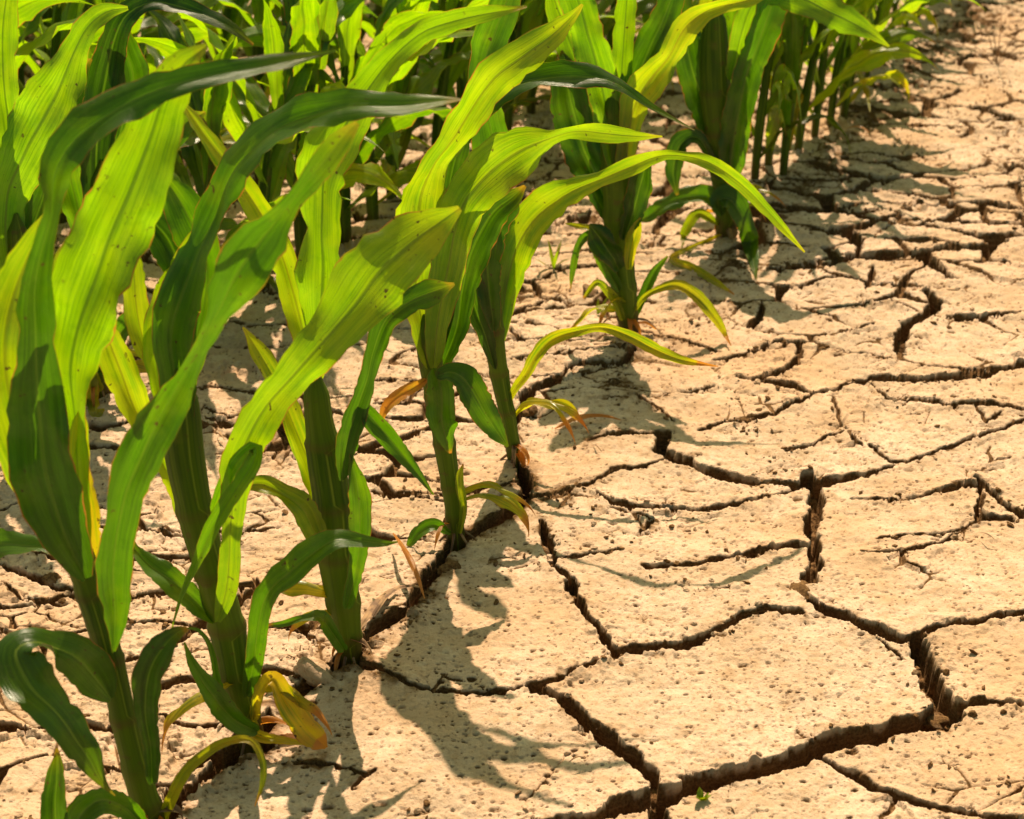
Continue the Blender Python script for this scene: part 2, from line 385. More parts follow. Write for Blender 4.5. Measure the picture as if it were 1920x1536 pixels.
    for s, seed, dep, pr in ((.0065, 201, .0034, .34), (.0095, 211, .0044, .34), (.015, 221, .0052, .42), (.030, 241, .0055, .12)):
        gx = X/s; gy = Y/s*1.05; ix = np.floor(gx); iy = np.floor(gy)
        cx = ix+.25+.5*h2(ix, iy, seed); cy = iy+.25+.5*h2(ix, iy, seed+1); rr = .10+.16*h2(ix, iy, seed+2)
        q = np.hypot((gx-cx)*.75, (gy-cy)*1.3)
        on = h2(ix, iy, seed+3) < pr*(.7+1.3*fbm(X, Y, .15, 2, seed+5))
        pv = on*sstep(rr, rr*.5, q)*(h2(ix, iy, seed+4)*.7+.3); Z -= dep*pv; pit = np.maximum(pit, pv)
    Z = np.where(Y > 12, Z*0, Z)
    ny, nx = sh
    idx = np.arange(nx*ny, dtype=np.int32).reshape(ny, nx)
    F = np.stack([idx[1:, :-1].ravel(), idx[1:, 1:].ravel(), idx[:-1, 1:].ravel(), idx[:-1, :-1].ravel()], 1)
    V = np.stack([X, Y, Z], 1)
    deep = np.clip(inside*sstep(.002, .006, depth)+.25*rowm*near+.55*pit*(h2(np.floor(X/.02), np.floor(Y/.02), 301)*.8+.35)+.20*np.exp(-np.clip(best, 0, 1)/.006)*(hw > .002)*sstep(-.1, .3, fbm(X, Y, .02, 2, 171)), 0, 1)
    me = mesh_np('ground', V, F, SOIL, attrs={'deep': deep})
    tag(link('ground', me), kind='structure')
    return X, Y, Z, best, rowm
GX, GY, GZ, GB, GR = build_ground()

# ------------------------------------------------------------------ leaves and stalks
def catmull(P, n):
    P = np.asarray(P, float); m = len(P)
    L = np.r_[0, np.cumsum(np.linalg.norm(np.diff(P[:, :3], axis=0), axis=1)+1e-6)]
    E = np.vstack([2*P[0]-P[1], P, 2*P[-1]-P[-2]]); out = []
    for t in np.linspace(0, L[-1]-1e-7, n):
        i = min(max(int(np.searchsorted(L, t, 'right'))-1, 0), m-2)
        f = (t-L[i])/(L[i+1]-L[i]); p0, p1, p2, p3 = E[i:i+4]
        out.append(.5*((2*p1)+(-p0+p2)*f+(2*p0-5*p1+4*p2-p3)*f*f+(-p0+3*p1-3*p2+p3)*f**3))
    return np.array(out)

NC = 8
def ribbon(C, Wd, half, fold, lit_tone, dry=None, yel=None, ripple=1.0, seed=0, curl=None):
    """C centre points, Wd unit width vectors, half widths -> leaf blade mesh data"""
    n = len(C); T = np.gradient(C, axis=0); T /= np.linalg.norm(T, axis=1)[:, None]+1e-9
    Wd = Wd - T*(Wd*T).sum(1)[:, None]; Wd /= np.linalg.norm(Wd, axis=1)[:, None]+1e-9
    N = np.cross(T, Wd)
    rs = np.random.RandomState(seed); V = []; UV = []
    ph = rs.rand(4)*6.28; s = np.r_[0, np.cumsum(np.linalg.norm(np.diff(C, axis=0), axis=1))]
    f1, f2 = 38+20*rs.rand(), 95+40*rs.rand(); notch = rs.rand(2, n)**5
    for i in range(n):
        env = min(1, 5*i/n)*min(1, 4*(n-1-i)/n+.0)
        for j in range(NC+1):
            u = j/NC*2-1; a = abs(u)
            sd = 0 if u < 0 else 1
            z = fold[i]*half[i]*(a**.8) - .30*half[i]*a**3*fold[i]
            wav = half[i]*ripple*env*(.07*math.sin(s[i]*46+u*2.2+ph[0])+.05*math.sin(s[i]*83-u*3.1+ph[1])) + (math.sin(s[i]*f1+ph[sd])*.24+math.sin(s[i]*f2+ph[2+sd])*.10)*half[i]*a**2.2*env*ripple
            edge = 1 + .035*math.sin(s[i]*190+ph[sd])*a - (.16*notch[sd, i] if a > .95 else 0)
            V.append(C[i] + Wd[i]*(u*half[i]*edge*(1-.12*abs(fold[i])*a)) + N[i]*(z+wav)); UV.append((j/NC, s[i]*4))
    V = np.array(V); idx = np.arange(n*(NC+1)).reshape(n, NC+1)
    F = np.stack([idx[:-1, :-1].ravel(), idx[:-1, 1:].ravel(), idx[1:, 1:].ravel(), idx[1:, :-1].ravel()], 1)
    rep = lambda a: np.repeat(a if a is not None else np.zeros(n), NC+1)
    return V, F, UV, {'lit_tone': np.full(len(V), lit_tone), 'dry': rep(dry), 'yel': rep(yel)}

def tube(C, rad, seg=14, squash=.8):
    n = len(C); V = []; UV = []
    T = np.gradient(C, axis=0); T /= np.linalg.norm(T, axis=1)[:, None]
    A = np.cross(T, np.tile([0, 1., 0], (n, 1))); A /= np.linalg.norm(A, axis=1)[:, None]; B = np.cross(A, T)
    s = np.r_[0, np.cumsum(np.linalg.norm(np.diff(C, axis=0), axis=1))]
    for i in range(n):
        for j in range(seg+1):
            a = j/seg*2*math.pi; r = rad[i]*(1+.05*math.cos(5*a+1))
            V.append(C[i]+A[i]*math.cos(a)*r+B[i]*math.sin(a)*r*squash); UV.append((j/seg, s[i]/max(s[-1], .01)))
    idx = np.arange(n*(seg+1)).reshape(n, seg+1)
    F = np.stack([idx[:-1, :-1].ravel(), idx[:-1, 1:].ravel(), idx[1:, 1:].ravel(), idx[1:, :-1].ravel()], 1)
    return np.array(V), F, UV

def end_profile(n, k0, k1):
    i = np.arange(n)/(n-1); return i

def survey_leaf(parent, Y0, pts, d, lit_tone=.5, fold=.75, sign=1, dry=0., yel=0., tip_dry=.12, seed=0, label=None, ripple=1., name='leaf', tilt=.15):
    """a leaf of a surveyed plant: points seen, widths, and distance offsets (cm) from its plant"""
    P = np.array([(x, y, 0, ww) for x, y, ww in pts], float)
    S = catmull(P, 46); n = len(S)
    L = np.r_[0, np.cumsum(np.hypot(*np.diff(S[:, :2], axis=0).T))]; t = L/L[-1]
    off = np.interp(t, np.linspace(0, 1, len(d)), d)
    k = np.exp(-((np.arange(-6, 7))/3.)**2); k /= k.sum(); off = np.convolve(np.pad(off, 6, 'edge'), k, 'valid')/100
    wpx = np.maximum(S[:, 3], 1.5)
    env = np.minimum(np.maximum.accumulate(wpx), np.maximum.accumulate(wpx[::-1])[::-1])
    env = np.convolve(np.pad(env, 3, 'edge'), np.ones(7)/7, 'valid'); env = np.maximum(wpx+.60*(env-wpx), wpx)
    C = []; half = []
    for i in range(n):
        p = at(S[i, 0], S[i, 1], Y0+off[i])
        if p[2] < .006: p = ground_at(S[i, 0], S[i, 1], .006)
        C.append(p); half.append(env[i]*.5*project(p)[2]/FPX)
    C = np.array(C); half = np.array(half)
    turn = np.arccos(np.clip(wpx/env, .30, 1))*sign
    turn = np.convolve(np.pad(turn, 2, 'edge'), np.ones(5)/5, 'valid')
    rt = np.random.RandomState(seed+500); turn = turn + .28*np.sin(t*(5+3*rt.rand())+6.28*rt.rand())
    T = np.gradient(C, axis=0); T /= np.linalg.norm(T, axis=1)[:, None]
    vd = C-np.array([0, 0, CAMH]); vd /= np.linalg.norm(vd, axis=1)[:, None]
    W = np.cross(T, vd); W /= np.linalg.norm(W, axis=1)[:, None]+1e-9
    for i in range(1, n):
        if W[i]@W[i-1] < 0: W[i] = -W[i]
    Np = np.cross(T, W)
    face = np.sign((Np*-vd).sum(1)); up_ = -tilt*np.clip(W[:, 2], -1, 1)*face*np.clip(t*5, 0, 1)
    tot = np.clip(turn*(1-np.minimum(1, np.abs(up_)*1.2))+up_, -1.25, 1.25)
    half = half*(1-.6*np.exp(-t/.02))
    half = half*np.clip(np.cos(turn)/np.maximum(np.cos(tot), .45), .7, 1.7)
    Wd = W*np.cos(tot)[:, None]+Np*np.sin(tot)[:, None]
    fo = fold*(1-.35*t)*np.clip(np.cos(turn), .4, 1) * (1+1.0*np.exp(-t/.06))
    dr = np.clip(dry + tip_dry*sstep(.90, 1., t)*4, 0, 1); ye = np.clip(yel+.5*sstep(.85, 1, t)*tip_dry*2, 0, 1)
    V, F, UV, at_ = ribbon(C, Wd, half, fo, lit_tone, dr, ye, ripple, seed)
    V = V - np.array(parent.location)
    o = link(name, mesh_np(name, V, F, LEAF, UV, at_), parent)
    if label: o['label'] = label
    return o

def survey_stalk(parent, Y0, pts, name='stalk'):
    S = catmull(np.array([(x, y, 0, ww) for x, y, ww in pts], float), 48)
    C = np.array([at(s[0], s[1], Y0) for s in S]); rad = np.array([s[3]*.5*project(c)[2]/FPX for s, c in zip(S, C)])
    s = np.r_[0, np.cumsum(np.linalg.norm(np.diff(C, axis=0), axis=1))]
    for h in (.035, .085, .15, .22, .30):
        rad = rad*(1+.10*np.exp(-((s-h)/.006)**2)) * (1-.05*sstep(h, h+.01, s)+.05*sstep(h, h+.06, s))
    rad[-5:] *= np.linspace(1, .25, 5)
    nd = np.zeros(len(s)); sg = np.zeros(len(s))
    for q_, h in enumerate((.035, .085, .15, .22, .30)):
        nd = np.maximum(nd, np.exp(-((s-h)/.0035)**2)); sg = np.where(s > h, ((q_*37+len(pts)*13+int(pts[0][0])) % 10)/10, sg)
    nd = np.repeat(np.r_[nd[0], nd], 15); sg = np.repeat(np.r_[sg[0], sg], 15)
    C = np.vstack([C[0]-(C[1]-C[0])/np.linalg.norm(C[1]-C[0])*.05, C]); rad = np.r_[rad[0]*1.02, rad]
    V, F, UV = tube(C, rad)
    o = link(name, mesh_np(name, V-np.array(parent.location), F, STALK, UV, {'node': nd, 'seg': sg}), parent); return o

def L(s): return [tuple(float(a) for a in p.split(',')) for p in s.split()]
PLANTS = [
 dict(base=(285, 1560), label='tall corn plant nearest the camera, its broad dark leaves at the left edge',
  stalk='288,1560,62 245,1400,52 217,1280,52 192,1180,56 165,1090,60 145,1030,56 130,980,40',
  leaves=[
   ('160,1085,58 120,1000,95 90,900,135 78,830,132 70,740,105 66,640,64 64,560,62 76,480,34 96,400,34 100,330,66 138,265,86 200,215,84 270,180,68 340,155,56 430,135,48 500,122,38 560,110,26 630,95,2', (-3, -3, -4, -3, 0, 4, 8), dict(lit_tone=.22, sign=1, fold=.45, tilt=.62)),
   ('150,1050,30 90,950,90 40,830,105 12,700,120 15,600,130 45,500,90 85,415,36 108,372,4', (0, 0, -1, 2, 4), dict(lit_tone=.75, yel=.15)),
   ('160,1080,30 148,900,45 138,770,60 135,670,115 165,560,152 205,450,150 247,350,140 285,250,112 306,185,100 340,125,66 388,86,3', (1, 3, 4, 6, 8), dict(lit_tone=.78, fold=.45, sign=-1)),
   ('167,1095,22 170,1030,50 162,960,60 145,880,48 148,800,36 152,770,10', (2, 3, 3), dict(lit_tone=.9, yel=.75, label='short yellow leaf with brown spots')),
   ('212,1222,18 215,1150,52 212,1060,76 222,985,60 238,920,72 268,850,92 305,775,75 345,705,42 385,635,20 405,590,40 440,520,105 490,450,112 528,402,60 560,362,36 600,312,60 650,250,40 670,230,4', (-3, -4, -5, -5, -4, -2), dict(lit_tone=.3, fold=.6)),
   ('208,1310,40 172,1262,88 125,1225,70 72,1200,55 30,1222,90 55,1285,100 112,1345,88 160,1412,58 190,1465,22 216,1492,2', (-2, -5, -9, -11, -11), dict(lit_tone=.15, fold=.3, ripple=1.6)),
   ('285,1468,24 282,1400,38 272,1330,48 280,1262,62 308,1212,56 332,1188,30 352,1178,8', (-2, -4, -4, -3), dict(lit_tone=.1)),
   ('265,1600,30 180,1660,50 115,1590,58 104,1520,56 107,1455,42 106,1403,2', (-2, -7, -8), dict(lit_tone=.1)),
   ('275,1560,26 235,1515,44 190,1500,56 150,1530,60 130,1590,30', (-3, -7, -9), dict(lit_tone=.3, dry=.15)),
   ('295,1560,20 316,1505,26 350,1445,24 398,1405,20 440,1388,16 474,1392,15 492,1430,15 492,1470,11 478,1512,2', (0, 0, 0, -3), dict(lit_tone=.3, dry=.35, yel=.3, label='limp browning lower leaf arching towards the next plant')),
   ('158,1090,14 95,1033,24 40,1022,48 -10,1022,60 -70,1035,30', (2, 4, 8), dict(lit_tone=.3)),
  ]),
 dict(base=(470, 1380), label='front-row corn plant with a yellow-orange drying leaf tip at its foot',
  stalk='470,1380,54 443,1270,64 425,1170,70 402,1085,66 372,980,70 348,860,76 338,760,74 328,690,46',
  leaves=[
   ('342,800,60 328,700,76 322,625,86 343,550,88 370,480,72 398,412,52 425,350,56 465,290,78 530,238,84 600,212,66 680,200,54 760,198,44 830,190,20 864,187,2', (-1, 0, 2, 3, 2, 0, 0), dict(lit_tone=.32, sign=-1, fold=.45, tilt=.62)),
   ('408,1165,30 425,1100,44 432,1000,46 438,930,54 452,850,84 500,762,76 560,692,82 640,602,112 712,512,142 790,442,110 862,390,3', (-3, -4, -5, -4, -2, 0), dict(lit_tone=.75, yel=.06, fold=.4)),
   ('322,800,20 298,720,48 296,650,72 318,570,76 352,500,62 392,430,44 415,380,4', (1, 2, 3, 4), dict(lit_tone=.95, yel=.1)),
   ('402,960,30 440,872,30 478,838,24 474,868,36 436,930,34 400,990,32 366,1062,20 340,1120,9 321,1184,2', (-3, -6, -7, -7, -6), dict(lit_tone=.6)),
   ('350,985,26 318,895,34 262,790,52 228,700,72 205,640,60 190,590,20', (3, 3, 4), dict(lit_tone=.85, yel=.2)),
   ('330,800,40 292,700,46 262,610,54 250,500,46 246,428,3', (3, 5, 7), dict(lit_tone=.8, yel=.2)),
   ('340,760,30 385,560,70 385,480,84 350,400,84 310,335,40 296,310,4', (4, 6, 8), dict(lit_tone=.5)),
   ('330,740,40 345,560,60 320,460,86 275,405,60 250,380,4', (4, 8, 9), dict(lit_tone=.05)),
   ('462,1305,34 476,1240,40 485,1170,42 502,1112,52 545,1072,52 590,1036,52 632,1012,42 680,1015,26 720,1019,16 746,1016,2', (-1, -2, -3, -2, 0), dict(lit_tone=.35, fold=.55, tilt=.42)),
   ('482,1372,26 438,1348,46 400,1305,48 366,1255,26 345,1204,3', (-3, -6, -6), dict(lit_tone=.35)),
   ('470,1350,30 480,1376,26 515,1386,20 555,1392,12 580,1396,2', (-2, -4, -4), dict(lit_tone=.8, yel=.6, tip_dry=.5)),
   ('408,1312,34 403,1262,18 394,1212,11 372,1182,8 345,1178,2', (-4, -5, -5), dict(lit_tone=.4)),
   ('475,1350,20 487,1300,26 512,1274,30 538,1318,46 570,1362,56 598,1390,40 612,1402,4', (-1, -2, -4, -4), dict(lit_tone=.7, yel=.8, dry=.42, tip_dry=.9, fold=.7, ripple=2.2, label='drying leaf turned yellow and orange at the tip')),
   ('400,1168,24 368,1128,50 328,1094,54 286,1064,46 256,1034,22 250,1014,3', (-1, 1, 3), dict(lit_tone=.35)),
  ]),
 dict(base=(655, 1235), label='front-row corn plant with a thick straight stalk, third from the left',
  stalk='658,1238,44 647,1150,62 634,1050,74 625,950,76 610,850,70 598,780,54 590,690,44',
  leaves=[
   ('598,660,40 600,600,66 605,520,96 606,430,86 604,350,96 622,285,112 652,228,90 692,165,66 732,112,50 790,62,46 850,40,46 910,26,34 960,18,12 988,13,2', (-1, 0, 2, 4, 4, 4), dict(lit_tone=.85, fold=.4, sign=-1)),
   ('590,720,44 570,630,60 548,540,60 525,470,50 490,402,54 446,337,46 400,277,36 362,223,26 329,176,2', (1, 2, 3, 6), dict(lit_tone=.85, yel=.2)),
   ('640,900,26 650,830,46 668,770,46 688,712,28 700,660,32 722,603,46 765,567,52 815,546,52 852,532,4', (-3, -3, -2, 0), dict(lit_tone=.2, fold=.5)),
   ('642,900,14 660,820,20 680,772,34 708,797,46 746,842,36 782,888,20 813,928,2', (-2, -3, -4), dict(lit_tone=.3)),
   ('650,1140,26 670,1060,34 675,985,46 670,915,42 656,848,3', (-3, -4, -3), dict(lit_tone=.4, fold=.6)),
   ('616,1000,26 598,912,48 570,842,48 540,772,42 515,712,46 486,662,40 455,614,3', (1, 2, 4), dict(lit_tone=.7, yel=.2)),
   ('622,1035,20 594,1003,44 568,956,54 530,926,42 492,908,38 462,912,18 444,926,3', (-2, -3, -3), dict(lit_tone=.5, dry=.1, yel=.15, ripple=1.5)),
   ('645,1218,26 622,1185,30 600,1158,30 570,1160,16 530,1170,14 500,1172,3', (-3, -5, -3), dict(lit_tone=.3, dry=.3)),
  ]),
 dict(base=(855, 1010), label='slim front-row corn plant with a small orange leaf curling at its left',
  stalk='856,1012,32 850,940,36 838,860,40 826,780,44 815,720,46 802,640,44 796,590,30',
  leaves=[
   ('806,690,40 796,620,58 780,540,78 783,440,104 790,370,102 812,310,62 842,270,52 880,212,62 922,152,72 972,112,78 1030,70,58 1075,28,18 1092,8,2', (-1, 1, 2, 0, -2, -2), dict(lit_tone=.8, fold=.4, yel=.15)),
   ('815,690,30 832,560,60 838,420,54 846,330,52 872,250,44 915,197,36 970,160,40 1040,145,50 1110,145,42 1160,160,24 1220,200,14 1302,244,2', (1, 3, 4, 3, 2, 0), dict(lit_tone=.15, sign=-1, fold=.45, tilt=.62)),
   ('812,690,30 822,600,52 838,510,72 852,440,80 872,378,86 925,318,108 985,277,94 1040,256,24 1085,246,34 1135,250,40 1190,255,24 1242,256,2', (-2, -3, -4, -4, -5, -5), dict(lit_tone=.75, fold=.25, yel=.1)),
   ('825,695,26 856,620,54 866,550,60 885,470,74 922,402,66 960,370,44 984,348,4', (2, 2, 1), dict(lit_tone=.1)),
   ('812,690,44 828,735,64 829,790,58 840,836,22 845,850,4', (-3, -4, -4), dict(lit_tone=.4, dry=.15, fold=.7)),
   ('800,712,16 770,730,26 745,746,30 722,768,20 711,798,4', (-1, -2, -3), dict(lit_tone=.8, yel=.7, dry=.75, label='small dried orange leaf')),
   ('818,706,22 845,698,38 872,712,52 896,752,58 926,802,42 952,838,4', (-4, -6, -7), dict(lit_tone=.25, fold=.3)),
   ('862,1000,10 868,950,16 862,900,18 868,870,3', (-1, -2), dict(lit_tone=.6, yel=.3, dry=.3)),
   ('845,1000,10 815,985,26 785,1000,30 765,1025,10', (-1, -2, -3), dict(lit_tone=.4, dry=.2)),
  ]),
 dict(base=(965, 865), label='slim corn plant with one bright leaf sweeping far right over the bare soil',
  stalk='966,868,26 956,800,30 942,730,34 930,660,38 925,600,38 922,520,30',
  leaves=[
   ('935,655,20 943,585,38 955,512,64 975,452,78 1010,403,76 1050,372,62 1092,350,42 1130,335,22 1180,314,40 1230,294,22 1272,291,18 1330,305,30 1390,346,30 1440,396,24 1480,441,14 1509,473,2', (0, 2, 3, 2, 0, 0, 0), dict(lit_tone=.85, fold=.5, yel=.15, tilt=.3)),
   ('925,620,34 925,480,66 925,380,76 925,280,78 913,200,72 906,130,62 928,60,72 950,0,62 965,-70,20', (2, 5, 8, 10), dict(lit_tone=.4, sign=-1)),
   ('928,692,12 910,632,34 890,572,52 874,500,58 870,425,8', (-1, -2, -1), dict(lit_tone=.1)),
   ('936,640,20 946,560,34 950,460,38 950,400,32 940,345,3', (1, 3, 4), dict(lit_tone=.8)),
   ('925,620,22 914,500,64 920,420,74 952,380,60 978,352,4', (-2, -3, -3), dict(lit_tone=.15)),
   ('948,762,12 965,727,18 985,702,22 1005,667,27 1035,637,27 1080,621,18 1130,614,14 1180,630,24 1230,656,26 1280,675,18 1346,687,2', (0, -1, -2, -3), dict(lit_tone=.6, yel=.45, dry=.2, tip_dry=.7, label='low arching leaf, yellow along the middle, orange tip')),
  ]),
 dict(base=(1178, 620), label='sturdy corn plant standing alone against pale soil, ragged leaves at its foot',
  stalk='1180,622,34 1173,560,46 1166,500,50 1160,430,54 1160,350,60 1157,280,62 1154,200,48 1152,160,30',
  leaves=[
   ('1155,420,50 1118,335,70 1092,270,88 1072,200,84 1060,140,60 1052,95,4', (2, 3, 4), dict(lit_tone=.1)),
   ('1152,400,40 1135,300,64 1112,205,70 1086,125,78 1062,60,66 1040,0,40 1030,-40,4', (3, 5, 6), dict(lit_tone=.75)),
   ('1155,330,40 1142,225,66 1120,125,76 1096,40,74 1068,-50,60 1050,-110,4', (-1, 0, 2), dict(lit_tone=.7)),
   ('1160,330,30 1163,200,44 1168,100,44 1175,0,42 1182,-100,10', (3, 5, 7), dict(lit_tone=.9)),
   ('1168,280,36 1190,165,62 1218,92,66 1246,30,62 1275,-50,40', (2, 5, 8), dict(lit_tone=.2)),
   ('1172,330,44 1182,235,46 1194,190,66 1220,148,72 1252,108,54 1282,55,58 1315,26,42 1350,12,28 1405,0,30 1460,-20,4', (-2, -2, -2, 0, 2), dict(lit_tone=.9, yel=.3)),
   ('1160,505,26 1140,470,48 1120,440,52 1104,422,6', (-3, -4), dict(lit_tone=.1, ripple=1.8)),
   ('1160,545,22 1130,490,28 1106,442,22 1085,462,16 1074,510,12 1070,542,2', (-2, -3, -3), dict(lit_tone=.3, dry=.15)),
   ('1170,450,20 1186,402,44 1200,350,52 1212,308,30 1222,285,3', (-2, -3), dict(lit_tone=.1, ripple=1.8)),
   ('1178,505,14 1184,462,28 1192,430,26 1200,408,4', (-3, -4), dict(lit_tone=.8, yel=.5)),
   ('1188,595,12 1205,560,22 1226,512,20 1252,480,4', (1, 2), dict(lit_tone=.2)),
   ('1188,585,8 1205,560,12 1232,543,14 1270,536,24 1310,561,26 1345,601,20 1371,648,2', (-1, -2, -3), dict(lit_tone=.4, yel=.4, dry=.2, tip_dry=.7)),
   ('1168,600,14 1150,560,20 1120,530,14 1095,560,8', (-2, -3), dict(lit_tone=.5, yel=.3, dry=.2)),
   ('1165,520,14 1120,440,16 1085,425,12 1060,420,3', (-1, 0), dict(lit_tone=.5, yel=.4)),
  ]),
 dict(base=(1360, 442), label='large corn plant with drooping pale-backed leaves low on its stalk, upper right',
  stalk='1362,445,38 1361,380,42 1354,300,52 1346,220,58 1341,130,58 1340,50,46 1340,0,30',
  leaves=[
   ('1345,330,50 1325,225,56 1300,135,66 1282,60,64 1270,-30,40', (0, 2, 4), dict(lit_tone=.15)),
   ('1340,250,30 1328,160,40 1326,80,46 1328,-10,40', (3, 5), dict(lit_tone=.9, yel=.2)),
   ('1365,330,50 1380,240,64 1398,150,56 1424,75,60 1450,0,64 1465,-80,20', (-2, -3, -2), dict(lit_tone=.35)),
   ('1360,250,30 1375,140,50 1380,60,60 1385,-30,50', (3, 4, 6), dict(lit_tone=.5)),
   ('1370,150,30 1400,30,46 1440,-15,54 1510,0,64 1572,30,58 1622,56,32 1667,87,2', (-2, -3, -4, -4), dict(lit_tone=.8, fold=.2)),
   ('1350,335,18 1312,262,26 1277,270,42 1262,320,34 1270,366,4', (-2, -3, -4), dict(lit_tone=.1)),
   ('1352,405,20 1346,377,36 1372,376,44 1396,420,40 1410,472,30 1418,523,2', (-3, -5, -6), dict(lit_tone=.3, fold=.45, tilt=.62)),
   ('1352,402,14 1330,375,34 1290,370,38 1245,386,32 1215,406,26 1194,416,2', (-2, -3, -3), dict(lit_tone=.3, ripple=1.6, tilt=.45)),
   ('1348,422,10 1310,400,22 1286,430,20 1277,467,2', (-1, -2), dict(lit_tone=.4, yel=.2)),
   ('1352,440,8 1262,482,12 1296,502,20 1332,522,18 1377,552,2', (-2, -6, -7), dict(lit_tone=.5, yel=.6, dry=.3)),
  ]),
 dict(base=(190, 738), group='corn plants of the second row', label='second-row corn plant at the left, its dark bluish leaf arching to the right',
  stalk='190,742,36 186,620,44 184,500,46 188,380,44 190,300,30',
  leaves=[
   ('186,480,40 180,340,60 185,230,78 200,140,78 216,70,56 242,25,46 285,4,30 335,12,34 385,30,30 430,50,24 475,84,3', (-1, 0, 2, 3, 3), dict(lit_tone=.02, fold=.45, tilt=.62)),
   ('188,400,40 225,250,50 250,160,70 235,90,60 215,40,30', (2, 4, 5), dict(lit_tone=.25)),
   ('186,520,34 150,400,60 128,300,70 140,200,70 150,120,50 160,60,10', (2, 4, 6), dict(lit_tone=.55)),
   ('188,500,34 240,380,60 300,280,66 350,230,50 385,210,4', (2, 4, 6), dict(lit_tone=.3)),
   ('188,700,24 215,640,40 250,600,36 285,600,4', (-1, -2), dict(lit_tone=.4)),
   ('186,735,20 168,700,30 178,770,26 196,768,4', (-2, -4), dict(lit_tone=.8, yel=.5)),
  ]),
 dict(base=(60, 815), group='corn plants of the second row', label='second-row corn plant at the far left, one broad bright leaf curling upright',
  stalk='60,820,38 52,700,46 45,560,48 36,460,44 30,400,30',
  leaves=[
   ('36,560,40 12,460,66 14,370,80 45,290,104 85,215,122 118,150,90 140,95,52 165,50,46 200,22,36 240,15,4', (-1, 0, 1, 2, 3), dict(lit_tone=.8, fold=.4)),
   ('40,560,40 60,440,56 90,340,50 120,230,50 145,150,40 170,110,4', (3, 5, 7), dict(lit_tone=.15)),
   ('40,520,40 -10,400,70 -40,280,80 -60,150,60', (2, 5), dict(lit_tone=.9)),
   ('40,500,40 30,330,60 10,180,60 5,60,60 20,-60,30', (4, 7), dict(lit_tone=.85)),
   ('50,700,30 10,620,50 -40,580,40', (-2, -4), dict(lit_tone=.4)),
   ('52,700,30 100,600,50 150,560,44 190,570,4', (3, 5), dict(lit_tone=.2)),
  ]),
]
sd_ = 0
for P in PLANTS:
    g = ground_at(*P['base']); Y0 = float(g[1])
    r = empty('corn_plant', (float(g[0]), Y0, 0))
    tag(r, P['label'], 'corn plant', P.get('group', 'corn plants of the front row'))
    survey_stalk(r, Y0, L(P['stalk']))
    for pts, d, kw in P['leaves']:
        sd_ += 1; survey_leaf(r, Y0, L(pts), d, seed=sd_, **kw)

# withered sheaths and brace roots at the feet of the front plants
for P, r in zip(PLANTS, [o for o in sc.collection.objects if o.type == 'EMPTY' and o.name.startswith('corn_plant')]):
    rr = random.Random(int(P['base'][0]))
    for k_ in range(rr.choice((3, 4, 5))):
        az = rr.uniform(-2.6, .4) if rr.random() < .7 else rr.uniform(0, 6.28); e = rr.uniform(.2, 1.2); ln = rr.uniform(.035, .095)
        p = np.array([0, 0, rr.uniform(.01, .035)]); cs = []
        for i_ in range(16):
            cs.append(p.copy()); e -= rr.uniform(.02, .26); az += rr.uniform(-.12, .16)
            p = p+np.array([math.cos(az)*math.cos(e), math.sin(az)*math.cos(e), math.sin(e)])*ln/16; p[2] = max(p[2], .004)
        cs = np.array(cs); t = np.linspace(0, 1, 16); W = np.tile([-math.sin(az), math.cos(az), .3], (16, 1))
        V, F, UV, A = ribbon(cs, W, rr.uniform(.003, .008)*np.sin(np.pi*(t*.85+.14)), np.full(16, .9), rr.random(), np.full(16, 1.), np.full(16, 1.), 3., k_+int(P['base'][1]))
        link('withered_sheath', mesh_np('withered_sheath', V, F, STRAW if k_ % 2 else LEAF, UV, A), r)
    for k_ in range(2):
        az = rr.choice((-.3, -2.6))+rr.uniform(-.6, .6); e = rr.uniform(.7, 1.25); ln = rr.uniform(.10, .17)
        p = np.array([0, 0, rr.uniform(.03, .08)]); cs = []
        for i_ in range(24):
            cs.append(p.copy()); e -= rr.uniform(.04, .17); az += rr.uniform(-.08, .08)
            p = p+np.array([math.cos(az)*math.cos(e), math.sin(az)*math.cos(e), math.sin(e)])*ln/24; p[2] = max(p[2], .008)
        cs = np.array(cs); t = np.linspace(0, 1, 24); W = np.tile([-math.sin(az), math.cos(az), .2], (24, 1))
        V, F, UV, A = ribbon(cs, W, rr.uniform(.006, .010)*np.sin(np.pi*(t*.85+.14)), np.full(24, -.9), .2+.5*rr.random(), np.clip(.25+.8*sstep(.6, 1, t), 0, 1), np.full(24, .5), 3., k_+90+int(P['base'][1]))
        if P['base'][1] < 1400: link('leaf', mesh_np('leaf', V, F, LEAF, UV, A), r)
    for k_ in range(6):
        az = k_*1.05+rr.uniform(-.3, .3); ln = rr.uniform(.018, .032)
        cs = np.array([[math.cos(az)*(.008+ln*q), math.sin(az)*(.008+ln*q), .014*(1-q)-.012*q] for q in np.linspace(0, 1, 6)])
        V, F, UV = tube(cs, np.linspace(.0022, .0012, 6), 6); link('brace_root', mesh_np('brace_root', V, F, STRAW, UV), r)

